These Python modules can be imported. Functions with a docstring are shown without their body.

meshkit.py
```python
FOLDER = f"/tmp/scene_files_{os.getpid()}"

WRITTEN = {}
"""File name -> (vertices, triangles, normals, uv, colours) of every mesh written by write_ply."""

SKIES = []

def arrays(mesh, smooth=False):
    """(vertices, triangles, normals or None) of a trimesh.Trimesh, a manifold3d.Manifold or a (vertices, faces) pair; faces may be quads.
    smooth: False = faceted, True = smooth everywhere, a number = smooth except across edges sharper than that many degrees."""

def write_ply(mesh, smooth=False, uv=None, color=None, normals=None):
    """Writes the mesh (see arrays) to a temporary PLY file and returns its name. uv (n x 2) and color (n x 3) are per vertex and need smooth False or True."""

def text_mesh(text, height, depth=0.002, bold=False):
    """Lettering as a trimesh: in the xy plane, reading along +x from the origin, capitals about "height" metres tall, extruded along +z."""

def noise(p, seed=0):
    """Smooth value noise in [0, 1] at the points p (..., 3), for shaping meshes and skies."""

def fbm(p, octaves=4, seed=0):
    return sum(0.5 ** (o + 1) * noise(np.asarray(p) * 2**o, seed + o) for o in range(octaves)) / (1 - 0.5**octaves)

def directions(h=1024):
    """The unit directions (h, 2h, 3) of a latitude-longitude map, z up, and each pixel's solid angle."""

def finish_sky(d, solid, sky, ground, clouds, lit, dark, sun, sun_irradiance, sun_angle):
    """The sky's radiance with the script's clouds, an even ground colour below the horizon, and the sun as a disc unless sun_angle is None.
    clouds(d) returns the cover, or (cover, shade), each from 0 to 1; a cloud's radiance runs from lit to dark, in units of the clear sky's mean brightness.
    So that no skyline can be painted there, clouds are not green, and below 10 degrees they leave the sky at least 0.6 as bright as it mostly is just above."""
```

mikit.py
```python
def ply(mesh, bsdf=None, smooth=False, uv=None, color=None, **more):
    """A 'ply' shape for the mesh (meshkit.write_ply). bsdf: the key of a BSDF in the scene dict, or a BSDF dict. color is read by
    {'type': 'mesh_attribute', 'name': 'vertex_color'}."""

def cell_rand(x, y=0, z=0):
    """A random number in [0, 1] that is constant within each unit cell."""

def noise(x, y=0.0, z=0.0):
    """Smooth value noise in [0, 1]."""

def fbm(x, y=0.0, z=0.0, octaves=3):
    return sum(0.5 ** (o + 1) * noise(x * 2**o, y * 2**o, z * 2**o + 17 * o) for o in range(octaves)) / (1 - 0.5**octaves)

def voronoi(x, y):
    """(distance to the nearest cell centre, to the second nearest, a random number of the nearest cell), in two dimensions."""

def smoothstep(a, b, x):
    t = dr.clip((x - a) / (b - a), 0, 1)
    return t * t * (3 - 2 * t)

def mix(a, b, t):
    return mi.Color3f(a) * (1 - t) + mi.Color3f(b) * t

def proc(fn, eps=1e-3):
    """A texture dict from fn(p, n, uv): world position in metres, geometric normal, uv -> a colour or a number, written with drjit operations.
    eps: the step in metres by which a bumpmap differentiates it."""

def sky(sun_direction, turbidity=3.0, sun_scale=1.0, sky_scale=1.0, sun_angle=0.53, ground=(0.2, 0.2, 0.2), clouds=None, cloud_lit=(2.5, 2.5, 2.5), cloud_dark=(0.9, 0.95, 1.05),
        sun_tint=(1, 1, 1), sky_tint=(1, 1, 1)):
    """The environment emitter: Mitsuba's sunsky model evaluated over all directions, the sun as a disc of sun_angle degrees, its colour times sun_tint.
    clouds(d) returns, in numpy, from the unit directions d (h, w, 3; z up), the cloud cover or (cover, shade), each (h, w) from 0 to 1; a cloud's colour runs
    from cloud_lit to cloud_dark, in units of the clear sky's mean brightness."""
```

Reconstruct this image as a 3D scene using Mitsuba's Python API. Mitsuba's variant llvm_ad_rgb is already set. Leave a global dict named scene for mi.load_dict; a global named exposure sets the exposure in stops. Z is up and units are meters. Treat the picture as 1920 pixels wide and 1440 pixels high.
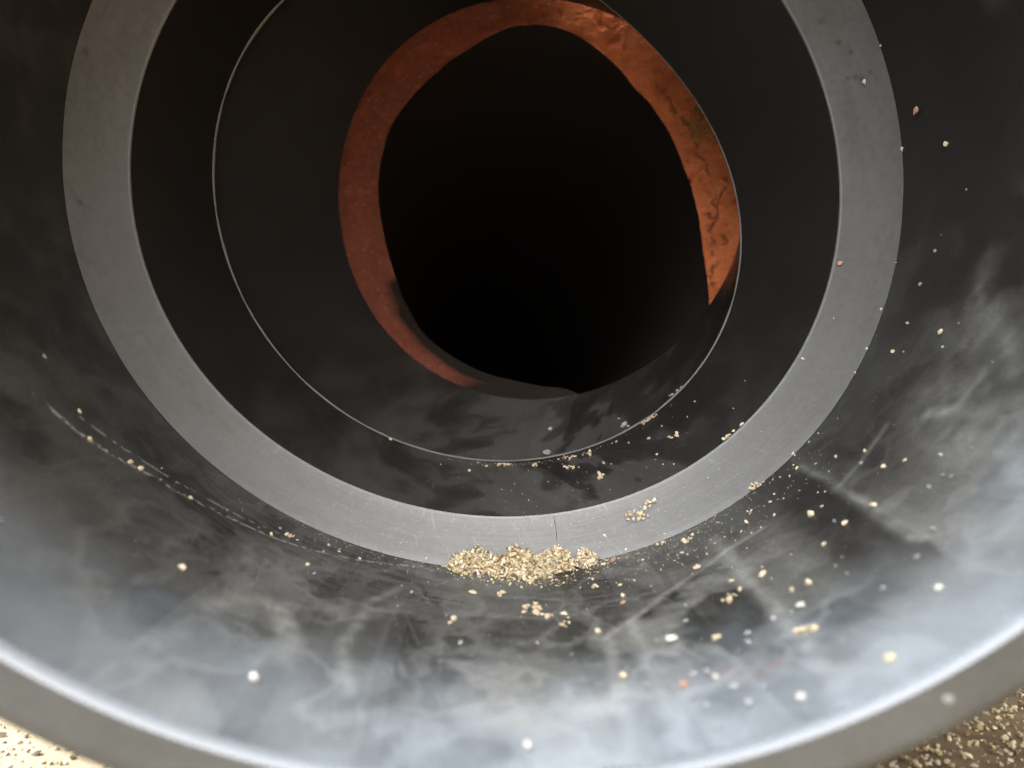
import math, random, numpy as np, trimesh, drjit as dr, mitsuba as mi, mikit, meshkit
from mikit import fbm, noise, voronoi, smoothstep, mix, proc

scene, labels = {}, {}
PI = math.pi
PITCH = math.radians(38)            # the pipe runs away from the mouth and dips into the ground
CP, SP = math.cos(PITCH), math.sin(PITCH)


def W(p):
    """Pipe frame (mm: X right, Y along the bore away from the mouth, Z up across it) -> world metres."""
    p = np.asarray(p, float) / 1000.0
    return np.stack([p[..., 0], p[..., 1] * CP + p[..., 2] * SP, -p[..., 1] * SP + p[..., 2] * CP], -1)


T = mi.ScalarTransform4f

# ------------------------------------------------------------------ camera, sky, exposure
CAM = np.array([-3.2935, -146.8205, -53.7366])
FWD = np.array([0.04377, 0.99693, 0.06486]); UP = -np.array([0.00285, 0.0648, -0.99789])
eye, tgt, upv = W(CAM), W(CAM + 100 * FWD), W(UP * 1000)
scene['camera'] = {'type': 'thinlens', 'fov': 2 * math.degrees(math.atan(960 / 1450)), 'fov_axis': 'x',
                   'to_world': T().look_at(origin=eye.tolist(), target=tgt.tolist(), up=upv.tolist()),
                   'aperture_radius': 0.00075, 'focus_distance': 0.149, 'near_clip': 0.005, 'far_clip': 200.0}


def clouds(d):
    """An unseen high veil of cloud, shaped brightest overhead to light the pipe from above."""
    q = d / (d[..., 2:] + .3)
    f = meshkit.fbm(np.stack([q[..., 0] * 1.6 + 9, q[..., 1] * 1.6 + 4, d[..., 2] * 0], -1), 4, 3)
    cover = np.clip(.75 + (f - .5) * 1.5, 0, 1)
    c = np.array([-.44, -.08, .89])                                # unseen veil shaped brightest high up on the sun's side, for light from above
    return cover, np.clip(1 - np.clip(d @ c, 0, 1) ** 3 + .3 * (f - .5), 0, 1)


scene['sky'] = mikit.sky((-0.80, 0.52, 0.42), turbidity=3, ground=(0.12, 0.10, 0.08), clouds=clouds, cloud_lit=(5.6, 5.65, 5.75), cloud_dark=(.7, .65, .57), sky_tint=(1.15, 1.0, .85))
exposure = 4.6

# ------------------------------------------------------------------ profile loops, measured in mm: (centre x, centre z, radius, ovality cos2, sin2, cos3, sin3)
RIM = (-0.27, 0.35, 83.54, 0, 0, 0, 0)
RIM_OUT = (-0.16, 2.97, 91.6, 0, 0, 0, 0)
SHO = (-0.41, 2.18, 81.62, -.0021, -.0123, -.0033, -.0067)
SHI = (-0.53, -1.58, 68.34, .0048, -.0134, -.0037, -.0066)
LIP = (-3.75, -0.41, 59.5, -.0017, -.0663, .0116, -.0092)
FAR = (13.03, 9.02, 53.5, -.0016, .0038, .0145, .0026)
Y_RIM, Y_LIP, Y_FAR = -79.5, 25.5, 52.0


def lerp(a, b, t):
    return tuple(x * (1 - t) + y * t for x, y in zip(a, b))


def grow(a, d):
    return (a[0], a[1], a[2] + d) + tuple(a[3:])


def circle(q, th):
    r = q[2] * (1 + q[3] * np.cos(2 * th) + q[4] * np.sin(2 * th) + q[5] * np.cos(3 * th) + q[6] * np.sin(3 * th))
    return np.stack([q[0] + r * np.cos(th), q[1] + r * np.sin(th)], -1)


def loft(rows, n=384, wob=0.0, seed=0):
    """rows: (loop, y). Returns pipe-frame vertices, faces, uv in mm (u round the bore from its lowest line, v along the profile)."""
    th = np.linspace(-1.5 * PI, 0.5 * PI, n + 1)
    V, U, s, last = [], [], 0.0, None
    for q, y in rows:
        c = circle(q, th) if not callable(q) else q(th)
        yy = y(th) if callable(y) else np.full(n + 1, float(y))
        P = np.stack([c[:, 0], yy, c[:, 1]], -1)
        if last is not None:
            s += np.linalg.norm(P - last, axis=1).mean()
        last = P
        V.append(P)
        U.append(np.stack([(th + PI / 2) * 80.0, np.full(n + 1, s)], -1))
    m = len(rows)
    V, U = np.concatenate(V), np.concatenate(U)
    if wob:
        d = V - np.array([V[:, 0].mean(), 0, V[:, 2].mean()]); d[:, 1] = 0
        d /= np.linalg.norm(d, axis=1, keepdims=True) + 1e-9
        V = V + d * (wob * (meshkit.fbm(V / 18.0 + 40, 3, seed) - .5))[:, None]
    i, j = np.meshgrid(np.arange(m - 1), np.arange(n), indexing='ij')
    a = (i * (n + 1) + j).ravel(); b = a + 1; c = a + n + 1; d = c + 1
    F = np.concatenate([np.stack([a, b, c], -1), np.stack([b, d, c], -1)])      # normals point into the bore
    return V, F, U


def put(key, mesh, bsdf, smooth=True, **k):
    V, F = mesh[0], mesh[1]
    uv = mesh[2] if len(mesh) > 2 else None
    scene[key] = mikit.ply((W(V), F), bsdf, smooth=smooth, uv=uv, **k)


def tag(key, label, cat=None, group=None, kind=None):
    labels[key] = {'label': label}
    if cat: labels[key]['category'] = cat
    if group: labels[key]['group'] = group
    if kind: labels[key]['kind'] = kind

# ------------------------------------------------------------------ geometry of the pipes
wall_rows = [(lerp(RIM, SHO, t), Y_RIM + 1.2 + (0 - Y_RIM - 1.2) * t) for t in np.linspace(0, 1, 90)]
wall = loft(wall_rows, wob=0.35)
sh_rows = [(lerp(SHO, SHI, t), 0.0) for t in np.linspace(0, .95, 14)] + [(grow(SHI, .4), 0.0), (grow(SHI, .18), .06), (grow(SHI, .05), .2), (SHI, .45)]
shoulder = loft(sh_rows, wob=0.0)
sleeve = loft([(lerp(SHI, LIP, t), .45 + (Y_LIP - .45) * t) for t in np.linspace(0, 1, 24)], wob=.3, seed=3)


def bead_row(a):
    """The moulded lip: an uneven bead, flattened at the upper right to fade its bright line."""
    def size(th):
        n = meshkit.fbm(np.stack([np.cos(th) * 14 + 20, np.sin(th) * 14 + 20, th * 0], -1), 4, 6)
        return .05 + (.16 + .34 * n) * (1 - .9 * np.exp(-((np.mod(th - math.radians(45) + PI, 2 * PI) - PI) / .85) ** 2))
    return (lambda th: circle(LIP, th) * 1.0 - (size(th) * math.cos(a))[:, None] * np.stack([np.cos(th), np.sin(th)], -1),
            lambda th: Y_LIP + .34 + size(th) * math.sin(a))


bead = [(LIP, Y_LIP)] + [bead_row(a) for a in np.linspace(-PI / 2, PI / 2, 7)] + [(grow(LIP, .3), Y_LIP + .7)]
lip = loft(bead)
tail = loft([(lerp(grow(LIP, .5), FAR, t ** 1.15), Y_LIP + .7 + (Y_FAR - Y_LIP - .7) * t) for t in np.linspace(0, 1, 40)], wob=.6, seed=5)
tail_end = loft([(FAR, Y_FAR), (grow(FAR, 1), Y_FAR + .6), (grow(FAR, 5), Y_FAR + .9)])
rim_rows = [(RIM, Y_RIM + 1.2), (grow(RIM, .12), Y_RIM + .5), (grow(RIM, .32), Y_RIM + .16), (grow(RIM, .75), Y_RIM)]
rim_edge = loft(rim_rows[::-1])
face_rows = [(lerp(grow(RIM, .75), grow(RIM_OUT, -1.8), t), Y_RIM) for t in np.linspace(0, 1, 8)]
face_rows += [(grow(RIM_OUT, -1.8 + 1.8 * math.sin(a)), Y_RIM + 1.8 - 1.8 * math.cos(a)) for a in np.linspace(.2, PI / 2, 8)]
rim_face = loft(face_rows[::-1], wob=.0)
OUT2 = (0, 0, 76, 0, 0, 0, 0); OUT3 = (13, 9, 61, 0, 0, 0, 0)
shell = loft([(RIM_OUT, Y_RIM + 1.8), (RIM_OUT, -40), (RIM_OUT, 6), (grow(RIM_OUT, -1.5), 9), (OUT2, 22), (OUT2, 30), (OUT3, Y_FAR - 2), (grow(OUT3, -2.6), Y_FAR + .9)][::-1], wob=.4, seed=9)


def hole(th):
    """The uneven edge of the broken clay mouth."""
    a = (th % (2 * PI)) / (2 * PI) * len(HOLE)
    k = np.floor(a).astype(int); t = a - k
    R = np.array(HOLE)
    p0, p1, p2, p3 = (R[(k + j) % len(R)] for j in (-1, 0, 1, 2))
    r = p1 + .5 * t * (p2 - p0 + t * (2 * p0 - 5 * p1 + 4 * p2 - p3 + t * (3 * (p1 - p2) + p3 - p0)))
    r = r + .7 * (meshkit.fbm(np.stack([np.cos(th) * 7 + 20, np.sin(th) * 7 + 20, th * 0], -1), 3, 4) - .5)
    return np.stack([HC[0] + r * np.cos(th), HC[1] + r * np.sin(th)], -1)


HC = (14.0, 8.0)


def hole_y(th):
    return 66.0 - 9.0 * np.cos(th)


HOLE = [41.7, 40.7, 40.0, 40.0, 40.5, 41.1, 42.0, 42.9, 45.4, 47.9, 50.7, 53.5, 54.9, 55.2, 54.4, 53.1, 52.3, 51.5, 51.3, 51.2, 50.5, 49.2, 47.9, 46.6, 45.6, 44.6, 44.3, 44.3, 44.9, 45.7, 46.5, 46.6, 46.8, 47.0, 47.2, 47.7, 48.3, 49.5, 53.5, 56.2, 58.0, 59.9, 58.9, 56.9, 52.2, 48.1, 45.1, 43.1]

# ------------------------------------------------------------------ materials
def seg(u, v, pts, w):
    """1 on a polyline (mm along the surface), falling off over the width w."""
    best = mi.Float(1e6)
    for (a, b), (c, d) in zip(pts, pts[1:]):
        du, dv = c - a, d - b
        t = dr.clip(((u - a) * du + (v - b) * dv) / (du * du + dv * dv), 0, 1)
        best = dr.minimum(best, dr.square(u - a - t * du) + dr.square(v - b - t * dv))
    return dr.exp(-best / (w * w))


BLACK = (.010, .0088, .0072)
SHEEN_COLOR = (.325, .36, .395)  # bluish sky sheen painted onto the wall near the mouth


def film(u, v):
    """(grey dirt with painted reflections, painted bluish sheen) on the socket wall: patches with clear edges, scuffs along and across the bore, sky sheen painted near the mouth."""
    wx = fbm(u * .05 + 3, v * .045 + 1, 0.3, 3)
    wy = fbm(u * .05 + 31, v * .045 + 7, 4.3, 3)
    low = dr.exp(-dr.square((u - 6) / 54))                       # bottom of the bore painted lighter as if lit from above, with dirt
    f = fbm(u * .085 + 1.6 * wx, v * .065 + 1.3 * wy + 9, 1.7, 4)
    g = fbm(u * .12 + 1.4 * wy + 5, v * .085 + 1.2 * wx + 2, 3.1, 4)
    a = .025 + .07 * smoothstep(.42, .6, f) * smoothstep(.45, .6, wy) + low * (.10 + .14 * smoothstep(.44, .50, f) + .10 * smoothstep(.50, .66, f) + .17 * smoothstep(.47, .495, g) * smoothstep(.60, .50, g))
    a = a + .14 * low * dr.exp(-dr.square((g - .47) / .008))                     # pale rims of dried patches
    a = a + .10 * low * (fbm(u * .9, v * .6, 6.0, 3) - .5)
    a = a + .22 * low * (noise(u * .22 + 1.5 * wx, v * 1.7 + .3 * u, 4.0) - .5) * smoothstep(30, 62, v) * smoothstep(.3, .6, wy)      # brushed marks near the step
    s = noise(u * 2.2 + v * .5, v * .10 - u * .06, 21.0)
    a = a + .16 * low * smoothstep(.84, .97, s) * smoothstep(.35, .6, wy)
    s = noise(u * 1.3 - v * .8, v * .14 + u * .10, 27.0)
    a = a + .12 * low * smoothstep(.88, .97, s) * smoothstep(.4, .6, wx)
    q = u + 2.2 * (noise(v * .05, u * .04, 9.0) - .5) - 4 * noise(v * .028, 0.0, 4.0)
    a = a + .15 * low * (mikit.cell_rand(q * .13, 3) - .5) * (.4 + smoothstep(.3, .6, wx)) + .10 * low * (mikit.cell_rand(q * .37, 5) - .5) * smoothstep(.4, .6, wy)   # reflections painted as bands along the bore
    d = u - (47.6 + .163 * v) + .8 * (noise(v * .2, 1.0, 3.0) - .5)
    wedge = smoothstep(.5, -.5, d) * smoothstep(-15, -6, d + 3 * (wx - .5)) * smoothstep(8, 26, v)                     # dark reflection painted as a band
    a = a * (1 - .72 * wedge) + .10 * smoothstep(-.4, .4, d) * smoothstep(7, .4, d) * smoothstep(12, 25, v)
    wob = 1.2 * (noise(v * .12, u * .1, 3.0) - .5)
    for pts, w, s in SCUFFS_AND_REFLECTIONS:
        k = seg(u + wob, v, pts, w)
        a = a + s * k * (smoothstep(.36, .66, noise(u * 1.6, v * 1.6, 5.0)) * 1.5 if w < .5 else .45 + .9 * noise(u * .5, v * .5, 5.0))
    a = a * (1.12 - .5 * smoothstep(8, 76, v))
    bl = dr.exp(-dr.square((u - 14) / 74)) * smoothstep(34, 2, v + 26 * (f - .5) + 7 * (noise(u * .3, v * .12, 2.0) - .5))  # sky sheen painted in bluish colour, fading inward from the mouth
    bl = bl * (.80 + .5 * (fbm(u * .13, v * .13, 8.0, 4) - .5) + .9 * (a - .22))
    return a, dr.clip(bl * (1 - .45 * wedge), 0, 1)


SCUFFS_AND_REFLECTIONS = [  # real scuffs, and reflections painted as pale and dark lines
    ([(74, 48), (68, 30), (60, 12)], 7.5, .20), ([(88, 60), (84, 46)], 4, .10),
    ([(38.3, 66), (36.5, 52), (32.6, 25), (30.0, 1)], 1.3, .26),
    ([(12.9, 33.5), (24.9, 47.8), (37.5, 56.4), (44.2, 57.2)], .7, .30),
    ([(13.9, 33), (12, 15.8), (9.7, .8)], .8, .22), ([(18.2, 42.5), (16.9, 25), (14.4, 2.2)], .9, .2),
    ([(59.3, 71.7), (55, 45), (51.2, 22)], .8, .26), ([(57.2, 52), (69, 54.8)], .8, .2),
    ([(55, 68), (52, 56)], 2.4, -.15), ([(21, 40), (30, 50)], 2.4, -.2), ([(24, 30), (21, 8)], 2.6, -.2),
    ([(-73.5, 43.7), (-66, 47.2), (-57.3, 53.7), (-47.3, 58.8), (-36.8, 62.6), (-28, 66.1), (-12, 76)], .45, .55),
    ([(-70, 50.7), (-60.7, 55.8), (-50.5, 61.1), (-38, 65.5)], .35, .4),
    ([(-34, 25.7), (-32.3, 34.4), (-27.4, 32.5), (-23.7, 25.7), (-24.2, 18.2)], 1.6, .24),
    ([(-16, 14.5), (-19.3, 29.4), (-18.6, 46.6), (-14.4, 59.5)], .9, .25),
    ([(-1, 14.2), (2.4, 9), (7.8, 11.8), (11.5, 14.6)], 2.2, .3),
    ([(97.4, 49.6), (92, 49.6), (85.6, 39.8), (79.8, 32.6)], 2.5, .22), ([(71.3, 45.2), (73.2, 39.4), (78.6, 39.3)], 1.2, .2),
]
RED = [([(22.4, 14.6), (23.9, 15.2)], .7), ([(23.7, 11.3), (25.9, 12), (28.1, 13.3)], .8)]


def wall_color(p, n, uv):
    u, v = uv.x, uv.y
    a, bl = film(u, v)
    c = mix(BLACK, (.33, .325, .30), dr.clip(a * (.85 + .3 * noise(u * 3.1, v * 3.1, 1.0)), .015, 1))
    c = mix(c, SHEEN_COLOR, .76 * bl)
    for pts, w in RED:
        c = mix(c, (.42, .16, .09), 0.22 * dr.minimum(1, 1.3 * seg(u, v, pts, w) * noise(u * 2.0, v * 2.0, 2.0)))
    return c


def wall_rough(p, n, uv):
    return .34 + .3 * fbm(uv.x * .2, uv.y * .12, 0, 3)


def shoulder_color(p, n, uv):
    u, v = uv.x, uv.y
    low = dr.exp(-dr.square((u - 6) / 52))  # ring painted lighter towards its bottom as if lit from above, plus dust
    a = .27 + .52 * low + .10 * (fbm(u * .06, v * .2, 6.0, 4) - .5) + .07 * (fbm(u * .9, v * 1.1, 3.0, 3) - .5)
    arc = noise(u * .10, v * 4.0 + 2 * noise(u * .08, v * .2), 3.0)              # marks of the cut round the face
    a = a + (.02 + .08 * low) * (arc - .5)
    s = noise(u * 2.6 + v * .9, v * .16 + u * .05, 11.0)
    a = a + .20 * low * smoothstep(.86, .97, s)                                   # scratches
    s = noise(u * .22 - v * .1, v * 3.2 + u * .25, 14.0)
    a = a + .10 * low * smoothstep(.8, .97, s)
    a = a + .2 * low * smoothstep(.78, .92, noise(u * 3.2, v * 3.2, 5.0))
    a = a + .10 * low * smoothstep(10, 13, v) + .16 * low * smoothstep(2.2, .2, v + 1.2 * (noise(u * .5, v, 3.0) - .5))  # highlight painted along the inner edge, pale dust along the outer one
    a = a + .25 * low * smoothstep(.8, .95, noise(u * 1.4, v * .5, 31.0)) * smoothstep(9, 12.8, v)      # chipped inner edge
    for cu, cv, r in ((159, 9, .8), (152.8, 7.6, .6), (149.5, 6, .5), (144.2, 6.7, .6), (143.2, 5.6, .6), (143.7, 3.5, .4), (144.9, 8.2, .4), (-143.4, 1.9, .7), (-114, 3, .5)):
        a = a - .13 * dr.exp(-(dr.square(u - cu) + dr.square(v - cv)) / (r * r))      # small dark pocks
    a = a - .05 * seg(u, v, [(-118, .5), (-114, 3), (-113, 5)], .5) - .04 * seg(u, v, [(-104, .5), (-100, 5)], .5)
    return mix(BLACK, (.315, .312, .303), dr.clip(a, 0, 1))


def bore_color(p, n, uv):
    u, v = uv.x, uv.y
    w = fbm(u * .05 + 1, v * .05, 2.0, 3)
    f = fbm(u * .075 + 1.2 * w, v * .07 + 1.0 * w, 5.0, 4)
    low = dr.exp(-dr.square((u - 8) / 50))
    a = .02 + low * (.05 + .22 * smoothstep(.30, .80, f)) + .02 * f + .10 * dr.exp(-dr.square((u - 22) / 34)) * smoothstep(.47, .53, f) * smoothstep(.75, .52, f) + .07 * dr.exp(-dr.square((u - 24) / 30)) * (mikit.cell_rand((u + 5 * w + .35 * v) * .11, 3) - .4)  # fan-shaped pale patches and stripes paint in reflections
    s = noise(u * 1.7 + v * 1.2, v * .12 - u * .1, 4.0)
    a = a + low * (.10 * smoothstep(.88, .97, s) + .12 * smoothstep(.82, .92, noise(u * 3, v * 3, 8.0)) * smoothstep(.5, .7, w))
    return mix((.008, .007, .006), (.2, .19, .175), dr.clip(a, 0, 1))


def face_color(p, n, uv):
    x, y, z = p.x * 1000, p.y * 1000, p.z * 1000
    a = .33 + .28 * (fbm(x * .06, y * .06, z * .06, 4) - .5) + .06 * (noise(x * 1.2, y * 1.2, z * 1.2) - .5)
    return mix(BLACK, (.205, .216, .208), dr.clip(a, 0, 1))


CRACKS = ([(46, 42), (49, 36), (52.8, 33), (55.6, 26.4), (56.5, 22), (58.4, 17.5), (60.5, 10.2), (61.1, 5.8), (59.2, 1.4), (60.9, -4.4), (59.8, -13)], [(61.2, 8), (64.4, 15.4)], [(57.5, 5), (61.1, 5.8)], [(60.9, -4.4), (63, -1)])
MUD = [(-26.1, -11.6), (-23.3, -19.6), (-17.1, -27.7), (-6.4, -35.7), (5.8, -40.0), (20.1, -41.7), (33.1, -42.4)]
PITS = ((41.2, 40.2, 1.3), (47, 40.3, 1.2), (64.6, 19.1, .9), (53.3, 19.7, .8), (59.5, -3, .8), (56.5, 15, .7), (61.5, -8, .6))


def clay_marks(p):
    """(crack, pit, large noise) on the clay, in the pipe frame."""
    x, y, z = p.x * 1000, (p.y * CP - p.z * SP) * 1000, (p.y * SP + p.z * CP) * 1000
    f = fbm(x * .12, y * .12, z * .12, 4)
    wx, wz = x + 3.2 * (fbm(x * .45, z * .45, 2.0, 3) - .5), z + 3.2 * (fbm(x * .45 + 9, z * .45, 5.0, 3) - .5)
    c = mi.Float(0)
    for pts in CRACKS:
        c = dr.maximum(c, seg(wx, wz, pts, .38))
    c = c * smoothstep(.3, .5, noise(x * .6, y * .6, z * .6))
    d = mi.Float(0)
    for a, b, r in PITS:
        d = dr.maximum(d, dr.exp(-(dr.square(wx - a) + dr.square(wz - b)) / (r * r)))
    return c, d, f, x, y, z


def clay_color(p, n, uv):
    crack, pit, f, x, y, z = clay_marks(p)
    c = mix((.55, .15, .058), (.70, .21, .085), smoothstep(.3, .7, f))
    c = mix(c, (.16, .052, .036), .92 * smoothstep(38, -6, x + 26 * (f - .5)))          # left side painted darker and duller, as if less lit
    c = c * (.72 + .56 * fbm(x * 2.3, y * 2.3, z * 2.3, 3))
    c = mix(c, (.30, .085, .038), .32 * smoothstep(.54, .70, fbm(x * .35 + 7, y * .35, z * .35, 4)))
    c = mix(c, (.74, .33, .18), .3 * smoothstep(.66, .8, fbm(x * 1.1, y * 1.1, z * 1.1 + 5, 3)))
    mud = dr.maximum(seg(x + 1.5 * (f - .5), z, MUD, 2.6), seg(x + 3 * (f - .5), z, [(-1, -46), (18, -49), (40, -48)], 9))
    c = mix(c, (.020, .018, .014), dr.clip(1.5 * mud, 0, .98))
    return mix(c, (.045, .02, .012), dr.minimum(1, .62 * crack + .42 * pit))


def clay_height(p, n, uv):
    crack, pit, f, x, y, z = clay_marks(p)
    return .7 * fbm(x * 1.9, y * 1.9, z * 1.9, 4) + .3 * f - .5 * crack - .6 * pit


def plastic_height(p, n, uv):
    u, v = uv.x, uv.y
    return fbm(u * .22, v * .13, 0, 3) + .05 * noise(u * 2.4, v * 2.4)


def earth_color(p, n, uv):
    x, y = p.x * 1000, p.y * 1000
    c = mix((.05, .035, .02), (.19, .14, .085), fbm(x * .25, y * .25, 0, 4))
    return mix(c, (.155, .16, .155), smoothstep(5, -30, x + 20 * (noise(x * .1, y * .1) - .5)) * .9)      # left side painted paler, as ground overexposed in sun


def soft(color, rough, spec=.5, bump=None, scale=1.0, eps=2e-4):
    m = {'type': 'principled', 'base_color': color if 'type' in color else color, 'roughness': rough, 'specular': spec}
    if bump is not None:
        m = {'type': 'bumpmap', 'arbitrary': proc(bump, eps), 'scale': scale, 'bsdf': m}
    return {'type': 'twosided', 'bsdf': m}


def rgb(*c):
    return {'type': 'rgb', 'value': list(c)}


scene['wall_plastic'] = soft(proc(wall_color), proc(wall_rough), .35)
scene['shoulder_plastic'] = soft(proc(shoulder_color), .5, .5)
scene['bore_plastic'] = soft(proc(bore_color), .42, .35)
scene['face_plastic'] = soft(proc(face_color), .6, .4)
scene['edge_plastic'] = soft(rgb(.24, .26, .285), .32, .6)  # pale worn edge, with its sky glint painted into the bluish colour
scene['lip_plastic'] = soft(rgb(.12, .115, .105), .5, .4)
scene['shell_plastic'] = soft(rgb(.035, .033, .03), .5, .5)
scene['clay'] = soft(proc(clay_color), .95, .1, clay_height, .0010)
scene['shaded_clay'] = soft(rgb(.06, .052, .046), .9, .1)  # near-black colour paints in the shade of the deep clay bore
scene['earth'] = soft(proc(earth_color), .95, .2)
scene['grain_color'] = {'type': 'twosided', 'bsdf': {'type': 'principled', 'base_color': {'type': 'mesh_attribute', 'name': 'vertex_color'}, 'roughness': .55, 'specular': .4}}
SAND = {'t': rgb(.60, .51, .35), 'w': rgb(.58, .56, .50), 'o': rgb(.48, .28, .19), 'g': rgb(.29, .30, .30), 'c': rgb(.60, .49, .32)}
for k, c in SAND.items():
    scene['grain_' + k] = soft(c, .5, .5)
scene['hair_black'] = soft(rgb(.03, .025, .02), .5)

# ------------------------------------------------------------------ the setting
rng = np.random.default_rng(7)
GZ = -91.0                                                   # level of the ground under the pipe, across the pipe frame


_m = W([0, -79.5, GZ])
YM, ZM = _m[1] - .012, _m[2] - .003                            # below the mouth


def terrain(x, y):
    """Ground height (m): level before the mouth, dipping away under the pipe, levelling out far off."""
    s = .012 * np.logaddexp(0, (y - YM) / .012)
    z = ZM - math.tan(PITCH) * 1.2 * np.tanh(s / 1.2)
    rho = np.hypot(x, y - YM)                                     # added unseen earth bank blocking low sky before the mouth, lower at the sides
    t = np.clip((rho - .4) / .8, 0, 1)
    z = z + t * t * (3 - 2 * t) * (.28 + .42 * np.clip(-(y - YM) / (rho + 1e-6), -.5, 1)) * 1.5
    far = np.clip(np.hypot(x, y) - .3, 0, 6)
    p = np.stack([x * 9, y * 9, x * 0], -1)
    z = z + .0022 * (meshkit.fbm(np.stack([x * 60, y * 60, x * 0], -1), 4, 2) - .5) + far * .05 * (meshkit.fbm(p * .1, 3, 5) - .5)
    return z


g = np.sinh(np.linspace(-7.2, 7.2, 361)); g = g / g.max() * 20
gx, gy = np.meshgrid(g, g, indexing='ij')
gv = np.stack([gx, gy, terrain(gx, gy)], -1).reshape(-1, 3)
ii, jj = np.meshgrid(np.arange(360), np.arange(360), indexing='ij')
qa = (ii * 361 + jj).ravel()
scene['ground'] = mikit.ply((gv, np.concatenate([np.stack([qa, qa + 361, qa + 362], -1), np.stack([qa, qa + 362, qa + 1], -1)])), 'earth', smooth=True)
tag('ground', 'sandy brown earth under the black pipe, sunlit on its left', kind='structure')

# ------------------------------------------------------------------ black pipe coupling
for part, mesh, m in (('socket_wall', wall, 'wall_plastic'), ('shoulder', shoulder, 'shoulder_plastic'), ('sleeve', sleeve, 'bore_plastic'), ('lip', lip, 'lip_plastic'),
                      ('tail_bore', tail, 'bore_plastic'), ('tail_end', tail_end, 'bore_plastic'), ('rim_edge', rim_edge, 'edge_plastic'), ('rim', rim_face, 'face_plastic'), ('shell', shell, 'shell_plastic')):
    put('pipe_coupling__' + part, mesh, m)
tag('pipe_coupling', 'dusty black plastic pipe coupling seen into its stepped bore', 'pipe')
labels['pipe_coupling__shoulder'] = {'label': 'grey scuffed ring step inside the black socket'}
labels['pipe_coupling__rim_edge'] = {'label': 'pale shiny inner edge of the rim'}
labels['pipe_coupling__lip'] = {'label': 'thin pale lip ring deep in the bore'}

# ------------------------------------------------------------------ clay pipe behind it
CLAY_OUT = (13.5, 9.5, 75, 0, 0, 0, 0)
CLAY_IN = (13.5, 9.5, 64, 0, 0, 0, 0)
Y_CLAY = Y_FAR + 1.5


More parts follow.
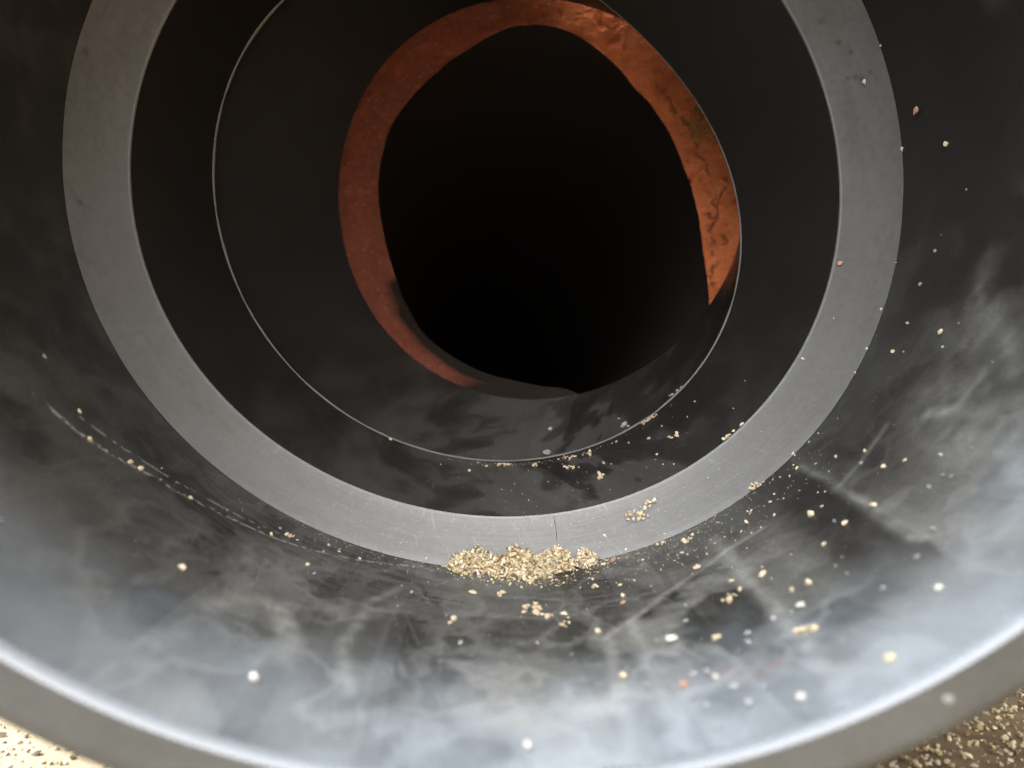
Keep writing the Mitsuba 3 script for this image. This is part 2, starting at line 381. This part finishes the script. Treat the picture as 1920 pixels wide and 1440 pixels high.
def clay_ring(s):
    """Loop of the worn clay mouth: s = 0 at the end face, 1 at the edge of the hole."""
    def f(th):
        a = circle((13.5, 9.5, 62, 0, 0, 0, 0), th)
        b = hole(th)
        return a * (1 - s) + b * s
    return f


def clay_row(s):
    return (clay_ring(s), lambda th: Y_CLAY + (hole_y(th) - Y_CLAY) * s ** 1.25)


mouth = loft([(CLAY_OUT, Y_CLAY + 3), (grow(CLAY_OUT, -2), Y_CLAY)] + [clay_row(s) for s in np.linspace(0, 1, 40)], n=720)
mv = mouth[0]
k = (np.arange(len(mv)) // 721 >= 3) & (np.arange(len(mv)) // 721 < 41)
nz = meshkit.fbm(mv / 6.0 + 30, 4, 11) - .5
pits = np.clip(meshkit.noise(mv / 2.2 + 60, 12) - .72, 0, 1)
mv[k, 1] += (nz * 2.6 + pits * 5.0)[k]
put('clay_pipe__mouth', (mv, mouth[1]), 'clay', smooth=50)
back = loft([(hole, hole_y), (lambda th: hole(th) * 1.03, lambda th: hole_y(th) + 2.0), (CLAY_IN, 104)] + [((13.5, 9.5 - 130 * t * t, 64, 0, 0, 0, 0), 104 + 700 * t) for t in np.linspace(.1, 1, 10)])
put('clay_pipe__bore', (back[0], back[1]), 'shaded_clay')
body = loft(([(CLAY_OUT, Y_CLAY + 3), (CLAY_OUT, 104)] + [((13.5, 9.5 - 130 * t * t, 75, 0, 0, 0, 0), 104 + 700 * t) for t in np.linspace(.1, 1, 10)] + [((13.5, -120, 1, 0, 0, 0, 0), 806)])[::-1])
put('clay_pipe__body', (body[0], body[1]), 'clay')
tag('clay_pipe', 'orange terracotta clay pipe with a worn mouth behind the black bore', 'pipe')
labels['clay_pipe__mouth'] = {'label': 'rough orange clay mouth, brightest on the right'}


# ------------------------------------------------------------------ places on the inner surfaces
ROWS = {'W': wall, 'S': shoulder, 'B': sleeve, 'L': tail, 'F': rim_face}


def spot(kind, u, v):
    """Point and inward normal (pipe frame, mm) at (u, v) of a surface."""
    V, F, U = ROWS[kind]
    n = 385
    vs = U[::n, 1]
    col = (u / 80.0 + PI) / (2 * PI) * 384
    c0 = int(min(max(math.floor(col), 0), 383)); fc = col - c0
    r = min(max(np.searchsorted(vs, v) - 1, 0), len(vs) - 2); fr = (v - vs[r]) / (vs[r + 1] - vs[r])
    q = V.reshape(-1, n, 3)
    a, b, c, d = q[r, c0], q[r, c0 + 1], q[r + 1, c0], q[r + 1, c0 + 1]
    p = (a * (1 - fc) + b * fc) * (1 - fr) + (c * (1 - fc) + d * fc) * fr
    nn = np.cross(b - a, c - a); nn /= np.linalg.norm(nn)
    return p, nn


def lump(seed, sub=1, rough=.3):
    """One sand grain of diameter 1 mm: an uneven, slightly angular pebble."""
    m = trimesh.creation.icosphere(subdivisions=sub, radius=.5)
    r = np.random.default_rng(seed)
    v = m.vertices * (1 + rough * (meshkit.fbm(m.vertices * 3.1 + seed * 7.3, 2, seed) - .5)[:, None] * 2)
    for _ in range(9):                                        # broken facets
        d = r.normal(size=3); d /= np.linalg.norm(d)
        h = v @ d; cut = r.uniform(.20, .40)
        v = v - np.clip(h - cut, 0, None)[:, None] * d
    v = v * r.uniform(.75, 1.35, 3)
    return v, m.faces


def clump(seed):
    r = np.random.default_rng(100 + seed)
    vs, fs, o = [], [], 0
    for k in range(7):
        v, f = lump(200 + seed * 9 + k, 1, .5)
        d = r.normal(size=3) * [.33, .33, .16]
        v = v * r.uniform(.35, .6) + d
        vs.append(v); fs.append(f + o); o += len(v)
    return np.concatenate(vs), np.concatenate(fs)


GRAINS = '''tW,62.03,61.46,0.73 tW,63.89,54.25,0.69 gW,61.44,52.09,0.59 tW,61.23,44.93,0.8 tW,62.8,41.19,0.62 gW,64.41,34.72,0.65 gW,61.14,30.15,0.56 gW,61.15,28.7,0.55 gW,58.89,30.79,0.63 tW,54.69,53.7,0.34 tW,51.61,68.23,0.48 wW,49.61,65.41,0.74 tW,47.38,59.15,0.53 tW,43.74,63.51,0.91 tW,41.71,61.01,0.54 cW,46.27,67.74,0.94 tW,49.83,49.47,1.23 tW,51.67,49.6,0.58 gW,49.76,42.04,0.54 tW,49.75,38.56,0.97 tW,54.15,37.86,0.89 gW,52.68,21.99,0.7 gW,48.24,19.09,0.73 wW,45.36,10.61,0.94 tW,58.35,71.22,0.68 tW,59.03,73.92,0.5 tW,56.19,70.17,0.68 tW,55.75,74,0.4 tW,54.81,75.59,0.4 wW,64.69,76.69,0.51 wW,66.89,76,0.41 tW,53.72,78,0.51 tW,45.35,37.25,0.81 tW,39.3,52.03,0.42 tW,36.59,38.73,1.04 oW,37.59,41.44,0.38 cW,31.61,53.62,1.01 tW,32.18,64.96,0.64 cW,34.48,70.36,1.63 cW,31.62,75.43,1.19 tW,30.47,76.38,0.7 wW,26.13,69.28,0.66 oW,21.65,74.71,1.28 tW,19.69,72.73,0.87 tW,19.72,57.57,0.6 tW,18.95,50.96,0.74 oW,18.17,47.34,0.95 cW,15.94,58.2,1.38 tW,16.51,64.66,0.46 tW,16.03,66.02,0.37 cW,5.15,49.89,1.85 cW,5.96,47.84,1.58 tW,6.99,46.31,1.01 oW,7.75,46.35,0.7 tW,9.58,46.64,0.94 cW,9.07,41.16,1.12 tW,12.79,36.37,0.86 gW,17.1,35.8,0.71 gW,25.32,39.14,0.52 gW,23.66,33.22,0.63 tW,32.98,41.74,0.76 tW,32.38,36.51,1.01 cW,29.96,34.83,0.99 cW,30.78,35.57,0.86 tW,36.8,29.38,0.81 tW,38.73,28.03,1.27 wW,35.45,23.68,1.08 gW,31.86,23.74,0.89 wW,20.35,27.93,1.65 tW,25.05,24.32,1.14 gW,28.15,22.21,0.87 gW,27.38,20.41,0.73 cW,32.79,17.06,1.36 tW,13.02,19.6,1.02 gW,13.82,22.2,0.56 oW,18.13,13.95,1.07 gW,19.84,16.3,0.81 gW,21.45,16.06,0.75 wW,21.54,13.58,1.01 gW,22.34,10.75,0.87 gW,22.41,6.05,0.97 gW,24.66,8.3,1 wW,26.55,3.92,1.04 tW,35.61,4.08,1.1 gW,18.25,3.58,0.93 gW,18.2,10.59,0.7 gW,18.98,8.87,0.63 wW,1.62,4.83,1.18 gW,45.54,1.45,0.78 gF,36.13,5.9,0.93 gW,42.96,29.37,0.48 gW,44.67,30.68,0.34 gW,42.58,25.53,0.46 gW,42.78,17.54,0.54 gW,34.02,23.41,0.44 tW,8.6,69.13,0.42 tW,4.43,64.69,0.54 wW,11.33,77.78,0.45 gW,13.71,65.64,0.46 tW,22.21,58.05,0.39 gW,23.61,52.71,0.33 tW,27.02,59.67,0.4 wW,30.01,62.3,0.4 tW,34.6,58.8,0.44 tW,37.22,62.35,0.41 tW,39.43,63.01,0.41 wW,39.66,58.24,0.35 tW,42.42,57.77,0.35 tW,44.11,57.6,0.39 tW,37.58,72.87,0.44 tW,32.61,63.11,0.36 tW,51.28,63.34,0.37 tW,53.75,61.5,0.36 wW,56.27,63.46,0.32 tW,60.03,66.25,0.38 gW,58.78,59.08,0.4 oW,131.39,71.97,1.73 tW,122.43,64.43,1.25 gW,103.35,65.17,0.67 gW,97.55,67.29,0.68 tW,86.93,54.92,1.05 gW,90.11,67.27,0.68 gW,84.07,52.54,0.52 gW,88.16,51.38,0.51 tW,84.47,67.85,0.87 gW,84.28,64.26,0.38 gW,112.57,58.61,0.37 wS,142.29,5.64,1.17 tW,126.18,78.14,0.74 tW,147.46,77.93,0.53 oS,103.72,12.07,1.15 wS,86.07,0.38,0.62 tS,94.3,0.57,0.52 tS,81.09,0.25,0.52 tS,103.76,0.14,0.42 tS,80.69,12.25,0.52 wS,91.05,9.94,0.36 tW,-70.69,51.12,0.81 tW,-65.41,47.2,0.86 tW,-60.12,51.79,0.89 tW,-58.74,52.78,0.98 tW,-50.72,55.91,0.92 tW,-40.93,32.03,0.94 tW,-38.04,62.38,0.71 cW,-36.21,65.6,1.09 cW,-35.68,66.86,0.91 tW,-34.33,66.29,0.55 tW,-29.69,71.17,0.57 tW,-29.72,55.41,0.75 gW,-29.42,66.15,0.45 tW,-23.49,68.87,0.65 gW,-27.9,52.42,0.57 wW,-24.98,11.76,1.17 gW,-10.95,72.85,0.48 gW,-13.08,56.37,0.68 tW,-3.53,60.43,1.05 cW,0.73,59.72,1.48 tW,-6.33,45.06,1 tW,-6.72,42.36,0.82 gW,-5.01,34.61,0.77 wS,-12.47,1.08,0.6 gW,-57.85,59.04,0.43 gW,-55.8,54.89,0.42 gW,-54.51,58.45,0.38 gW,-37.98,68.15,0.55 gW,-46.09,61.96,0.44 tW,-27.39,69.61,0.47 gW,-20.73,73.81,0.43 gW,-8.68,65.02,0.41 wW,0.39,71.55,0.43 gW,-80.85,52.6,0.65 cS,30.04,8.24,1.52 cS,28.82,8.79,1.21 cS,31.17,8.16,1.21 cS,33.8,10.24,1.72 wS,35.22,10.26,0.71 cS,51.32,0.72,1.33 cS,52.31,0.35,1.23 cS,61.59,0.01,1.23 wS,34.47,7.66,0.41 wS,22.45,5.63,0.6 wS,31.69,9.91,0.41 wB,34.19,15.25,0.39 tB,-2.87,20.14,0.82 wB,-10.96,21.29,0.38 cB,24.26,19.12,0.98 tB,25.31,18.76,0.87 tB,26.74,18.3,0.54 wB,23.6,20.48,0.5 tB,32.91,16.33,0.86 cB,29.11,10.92,1.56 tB,47.13,18.34,0.77 cB,51.53,12.91,1.6 wB,44.29,10.42,0.52 wB,42.84,5.64,0.36 wB,44.35,3.54,0.35 tB,42.65,21.13,0.5 cB,32.37,24.07,1.13 gL,43.88,4.83,1.41 gL,40.9,9.57,0.72 gL,45.62,3.18,0.7 gL,15.07,14.97,1.47 gL,19.84,3.62,1.63 cB,55.78,0.03,1.18 cB,56.63,0.16,0.89 tS,57.61,14.11,0.69 tS,58.75,14.09,0.69 tS,61.06,14.04,0.69 tB,52.33,19.9,0.5 wB,4.44,11.77,0.42 wB,17.01,14.45,0.27 tB,2.64,23.67,0.56 cB,6.14,24.48,0.9 cB,7.63,24.51,1.01 tB,9.11,24.48,0.79 cB,16.18,23.5,0.89 tB,16.73,22.95,0.56 cB,25.76,24.44,0.79 cB,27.15,24.21,0.9 tB,28.35,24.35,0.56 tB,30.4,23.91,0.45 cB,50.3,25.78,0.91 cB,51.96,25.67,1.03 cB,53.76,25.7,1.03 tB,54.9,25.67,0.69 cL,61.5,3.08,0.94 tL,63.55,3.06,0.7 tL,65.13,3.02,0.59 tB,40.68,24.38,0.57 tB,39.41,24.23,0.45 wB,63.15,19.15,0.39 wB,72.55,9.76,0.32 wB,64.51,6.39,0.31 wB,58.14,16.47,0.33 wL,11.71,1.55,0.34 tB,-26.62,26.15,0.9 wS,46.94,8.84,0.29 tB,0.34,25.48,0.39 tB,23.59,24.62,0.45'''
VAR = {}
REGION = {'W': '', 'S': 'grey ring step', 'B': 'dark sleeve behind ring step', 'L': 'bore beyond thin lip', 'F': 'rim face'}
TONE = {'t': 'tan', 'w': 'white', 'o': 'reddish', 'g': 'grey', 'c': 'golden'}
count, BUCKET = {}, {}
for tok in GRAINS.split():
    code, u, v, d = tok.split(',')
    kind, surf, u, v, d = code[0], code[1], float(u), float(v), float(d)
    base = 'sand_clump' if kind == 'c' else 'sand_grain'
    i = count[base] = count.get(base, -1) + 1
    key = base if i == 0 else f'{base}_{i:03d}'
    which = (kind, i % 7)
    if which not in VAR:
        v_, f_ = clump(i % 7) if kind == 'c' else lump(i % 7 + 1, 2, .5)
        VAR[which] = mikit.ply((v_ / 1000.0, f_), 'grain_' + kind, smooth=22)
    p, nn = spot(surf, u, v)
    w = W(p + nn * d * .3)
    wn = W(nn * 1000)
    fr = T().look_at(origin=w.tolist(), target=(w + wn).tolist(), up=[.3, .2, .93])
    scene[key] = dict(VAR[which], to_world=fr @ T().rotate([0, 0, 1], float(rng.uniform(0, 360))) @ T().scale([d * float(rng.uniform(.9, 1.2)), d * float(rng.uniform(.85, 1.1)), d * .85]))
    big = 'big' if d > 1.05 else 'small' if d > .5 else 'tiny'
    if surf == 'W':
        side = 'left' if u < -14 else 'lower' if u < 18 else 'lower right' if u < 45 else 'right'
        zone = 'near the rim' if v < 25 else 'midway in' if v < 55 else 'near ring step'
        place = f'{zone} on {side} socket wall'
    else:
        place = 'on ' + REGION[surf]
    what = 'sand cluster' if kind == 'c' else 'sand grain'
    BUCKET.setdefault((f'{big} {TONE[kind]} {what} {place}', what), []).append((u, key))
ORD = 'first second third fourth fifth sixth seventh eighth ninth tenth eleventh twelfth'.split()
for (text, what), members in BUCKET.items():
    members.sort()
    for i, (u, key) in enumerate(members):
        n = len(members)
        where = '' if n == 1 else ', leftmost' if i == 0 else ', rightmost' if i == n - 1 else f', {ORD[i]} from left'
        tag(key, text + where, what, f'{what}s scattered in the pipe')


# ------------------------------------------------------------------ heap of sand in the corner of the ring step
def many(points, sizes, colors, seed, sub=0):
    """One mesh of many grains with a colour each (world metres)."""
    r = np.random.default_rng(seed)
    shapes = [lump(300 + k, sub, .25) for k in range(8)]
    nv, n = len(shapes[0][0]), len(points)
    base = np.array([s[0] for s in shapes])[r.integers(0, 8, n)]
    q = r.normal(size=(n, 4)); q /= np.linalg.norm(q, axis=1, keepdims=True)
    w_, x_, y_, z_ = q.T
    R = np.stack([1 - 2 * (y_**2 + z_**2), 2 * (x_ * y_ - z_ * w_), 2 * (x_ * z_ + y_ * w_), 2 * (x_ * y_ + z_ * w_), 1 - 2 * (x_**2 + z_**2), 2 * (y_ * z_ - x_ * w_),
                  2 * (x_ * z_ - y_ * w_), 2 * (y_ * z_ + x_ * w_), 1 - 2 * (x_**2 + y_**2)], -1).reshape(n, 3, 3)
    v = base * (np.asarray(sizes)[:, None] * r.uniform(.7, 1.2, (n, 3)))[:, None, :]
    v = np.einsum('nij,nkj->nki', R, v) + np.asarray(points)[:, None, :]
    f = shapes[0][1][None] + (np.arange(n) * nv)[:, None, None]
    return W(v.reshape(-1, 3)), f.reshape(-1, 3), np.repeat(np.asarray(colors), nv, axis=0)


def sand_tone(r, n):
    pal = np.array([(.64, .52, .31), (.48, .36, .19), (.74, .64, .43), (.22, .15, .08), (.80, .74, .60), (.52, .32, .21), (.56, .50, .38)])
    c = pal[r.choice(7, n, p=[.28, .18, .2, .16, .08, .02, .08])]
    return c * r.uniform(.8, 1.15, (n, 1))


HU = [-8.6, -8, -5.5, -3.1, -1.2, .1, 2, 3.5, 5, 7.4, 9.5, 11.3, 13, 14.2, 14.9, 15.4, 16.3, 17.8, 19, 19.7]
HH = [0, 2.8, 3.2, 3.9, 3.3, 3.2, 3.4, 4.7, 3.6, 3.1, 3.5, 3.8, 3.6, 3.1, .9, 1.2, 2.9, 2.6, 2.1, 0]
HA = [0, 3, 5, 5, 5, 6, 7.5, 8, 9, 10.5, 9.5, 8.5, 7, 6, 2, 3, 5, 4.5, 3.2, 0]
r = np.random.default_rng(21)
pts, szs = [], []
while len(pts) < 4600:
    u = r.uniform(-8.6, 19.7); h0 = np.interp(u, HU, HH) * (.8 + .4 * meshkit.noise(np.array([u * .9, 0, 0]), 3)); a0 = np.interp(u, HU, HA) * (.75 + .5 * meshkit.noise(np.array([u * .8, 5, 0]), 4))
    a, h = r.uniform(0, 11), r.uniform(0, 5.4)
    if a > a0 or h > h0 * (1 - (a / max(a0, .1)) ** 1.1) + .25 or h > h0:
        continue
    p, nn = spot('W', u, max(78.3 - a - .3, 1))
    pts.append(p + nn * (h + .1)); szs.append(r.choice([.36, .5, .66, .85], p=[.3, .4, .24, .06]))
for _ in range(260):                                         # loose grains round the foot of the heap
    u = r.normal(6, 9)
    if r.random() < .75:
        p, nn = spot('W', u, float(np.clip(78.4 - np.interp(u, HU, HA) - abs(r.normal(0, 2.6)), 20, 78.5)))
    else:
        p, nn = spot('S', u, float(np.clip(np.interp(u, HU, HH) + abs(r.normal(0, .8)), .2, 12)))
    d = .15 + .4 * r.random() ** 2
    pts.append(p + nn * d * .3); szs.append(d)
P_ = many(pts, szs, sand_tone(r, len(pts)), 5)
scene['sand_heap'] = mikit.ply(P_[:2], 'grain_color', smooth=False, color=P_[2])
tag('sand_heap', 'small heap of golden sand on the lowest edge of the grey ring step', 'sand', kind='stuff')

# fine sand dust: specks along the step corner, over the lower wall and in the angle of the lip
pts, szs = [], []
for _ in range(2600):
    q = r.random()
    if q < .45:
        u, v, s = r.normal(24, 18), 78 - abs(r.normal(0, 9)), 'W'
    elif q < .62:
        u, v, s = r.normal(18, 40), r.uniform(4, 76), 'W'
    elif q < .72:
        u, v, s = r.normal(-25, 14), 79 - abs(r.normal(0, 6)), 'W'
    elif q < .84:
        u, v, s = r.normal(22, 24), r.uniform(.4, 13.4), 'S'
    elif q < .92:
        u, v, s = r.normal(22, 18), r.uniform(1, 26), 'B'
    else:
        u, v, s = r.normal(18, 14), 25.6 - abs(r.normal(0, .8)), 'B'
    if abs(u) > 110 or v < .5 or v > {'W': 79, 'S': 14, 'B': 26.2}[s]: continue
    d = .07 + .22 * r.random() ** 4
    p, nn = spot(s, u, v)
    pts.append(p + nn * d * .25); szs.append(d)
P_ = many(pts, szs, sand_tone(r, len(pts)) * .9 + .05, 6)
scene['sand_dust'] = mikit.ply(P_[:2], 'grain_color', smooth=False, color=P_[2])
tag('sand_dust', 'fine specks of sand dust strewn over the lower bore', 'sand', kind='stuff')

# loose coarse sand on the earth on both sides of the pipe
pts, szs = [], []
for sx, n in ((-1, 9000), (1, 15000)):
    x, y = sx * (.025 + .13 * r.random(n) ** 1.3), YM + r.uniform(-.05, .10, n)
    z = terrain(x, y)
    d = r.choice([.45, .75, 1.1, 1.6], n, p=[.4, .4, .17, .03])
    pts.append(np.stack([x, y * CP - z * SP, y * SP + z * CP], -1) * 1000 + np.array([0, 0, .25]) * d[:, None]); szs.append(d)
pts, szs = np.concatenate(pts), np.concatenate(szs)
tone = sand_tone(r, len(pts)); tone[pts[:, 0] < 0] = .3 * tone[pts[:, 0] < 0] + .12                # left grains painted paler as if sunlit, right ones darker
tone[pts[:, 0] > 0] *= .8
P_ = many(pts, szs, tone, 8)
scene['coarse_sand'] = mikit.ply(P_[:2], 'grain_color', smooth=False, color=P_[2])
tag('coarse_sand', 'loose coarse sand grains lying on the earth beside the pipe', 'sand', kind='stuff')

# a dark hair on the ring step
hp = [spot('S', 13.4 - .6 * t + .25 * math.sin(3 * t), 13.2 - 6.5 * t) for t in np.linspace(0, 1, 14)]
hv, hf = [], []
for i, (p, nn) in enumerate(hp):
    for k in range(5):
        a = 2 * PI * k / 5
        hv.append(p + nn * (.06 + .05 * math.sin(a)) + np.array([.05 * math.cos(a), 0, 0]))
for i in range(13):
    for k in range(5):
        a, b = i * 5 + k, i * 5 + (k + 1) % 5
        hf += [[a, b, a + 5], [b, b + 5, a + 5]]
scene['hair'] = mikit.ply((W(np.array(hv)), np.array(hf)), 'hair_black', smooth=True)
tag('hair', 'short dark hair lying across the grey ring step above the sand heap', 'hair')

# moss tuft on the clay
r = np.random.default_rng(33)
mouth_grid = mv.reshape(-1, 721, 3)
pts = []
for _ in range(260):
    th = math.radians(r.normal(27.5, 3.4)); s = np.clip(r.normal(.62, .13) - .02 * r.normal(), .1, .95)
    col = (th + 1.5 * PI) / (2 * PI) * 720
    pts.append(mouth_grid[2 + int(s * 39), int(col) % 720] + np.array([0, -.15, 0]))
P_ = many(pts, r.uniform(.25, .8, 260), np.array([(.16, .19, .055)]) * r.uniform(.5, 1.6, (260, 1)), 9)
scene['moss'] = mikit.ply(P_[:2], 'grain_color', smooth=False, color=P_[2])
tag('moss', 'small olive green moss patch on the right side of the clay mouth', 'moss', kind='stuff')
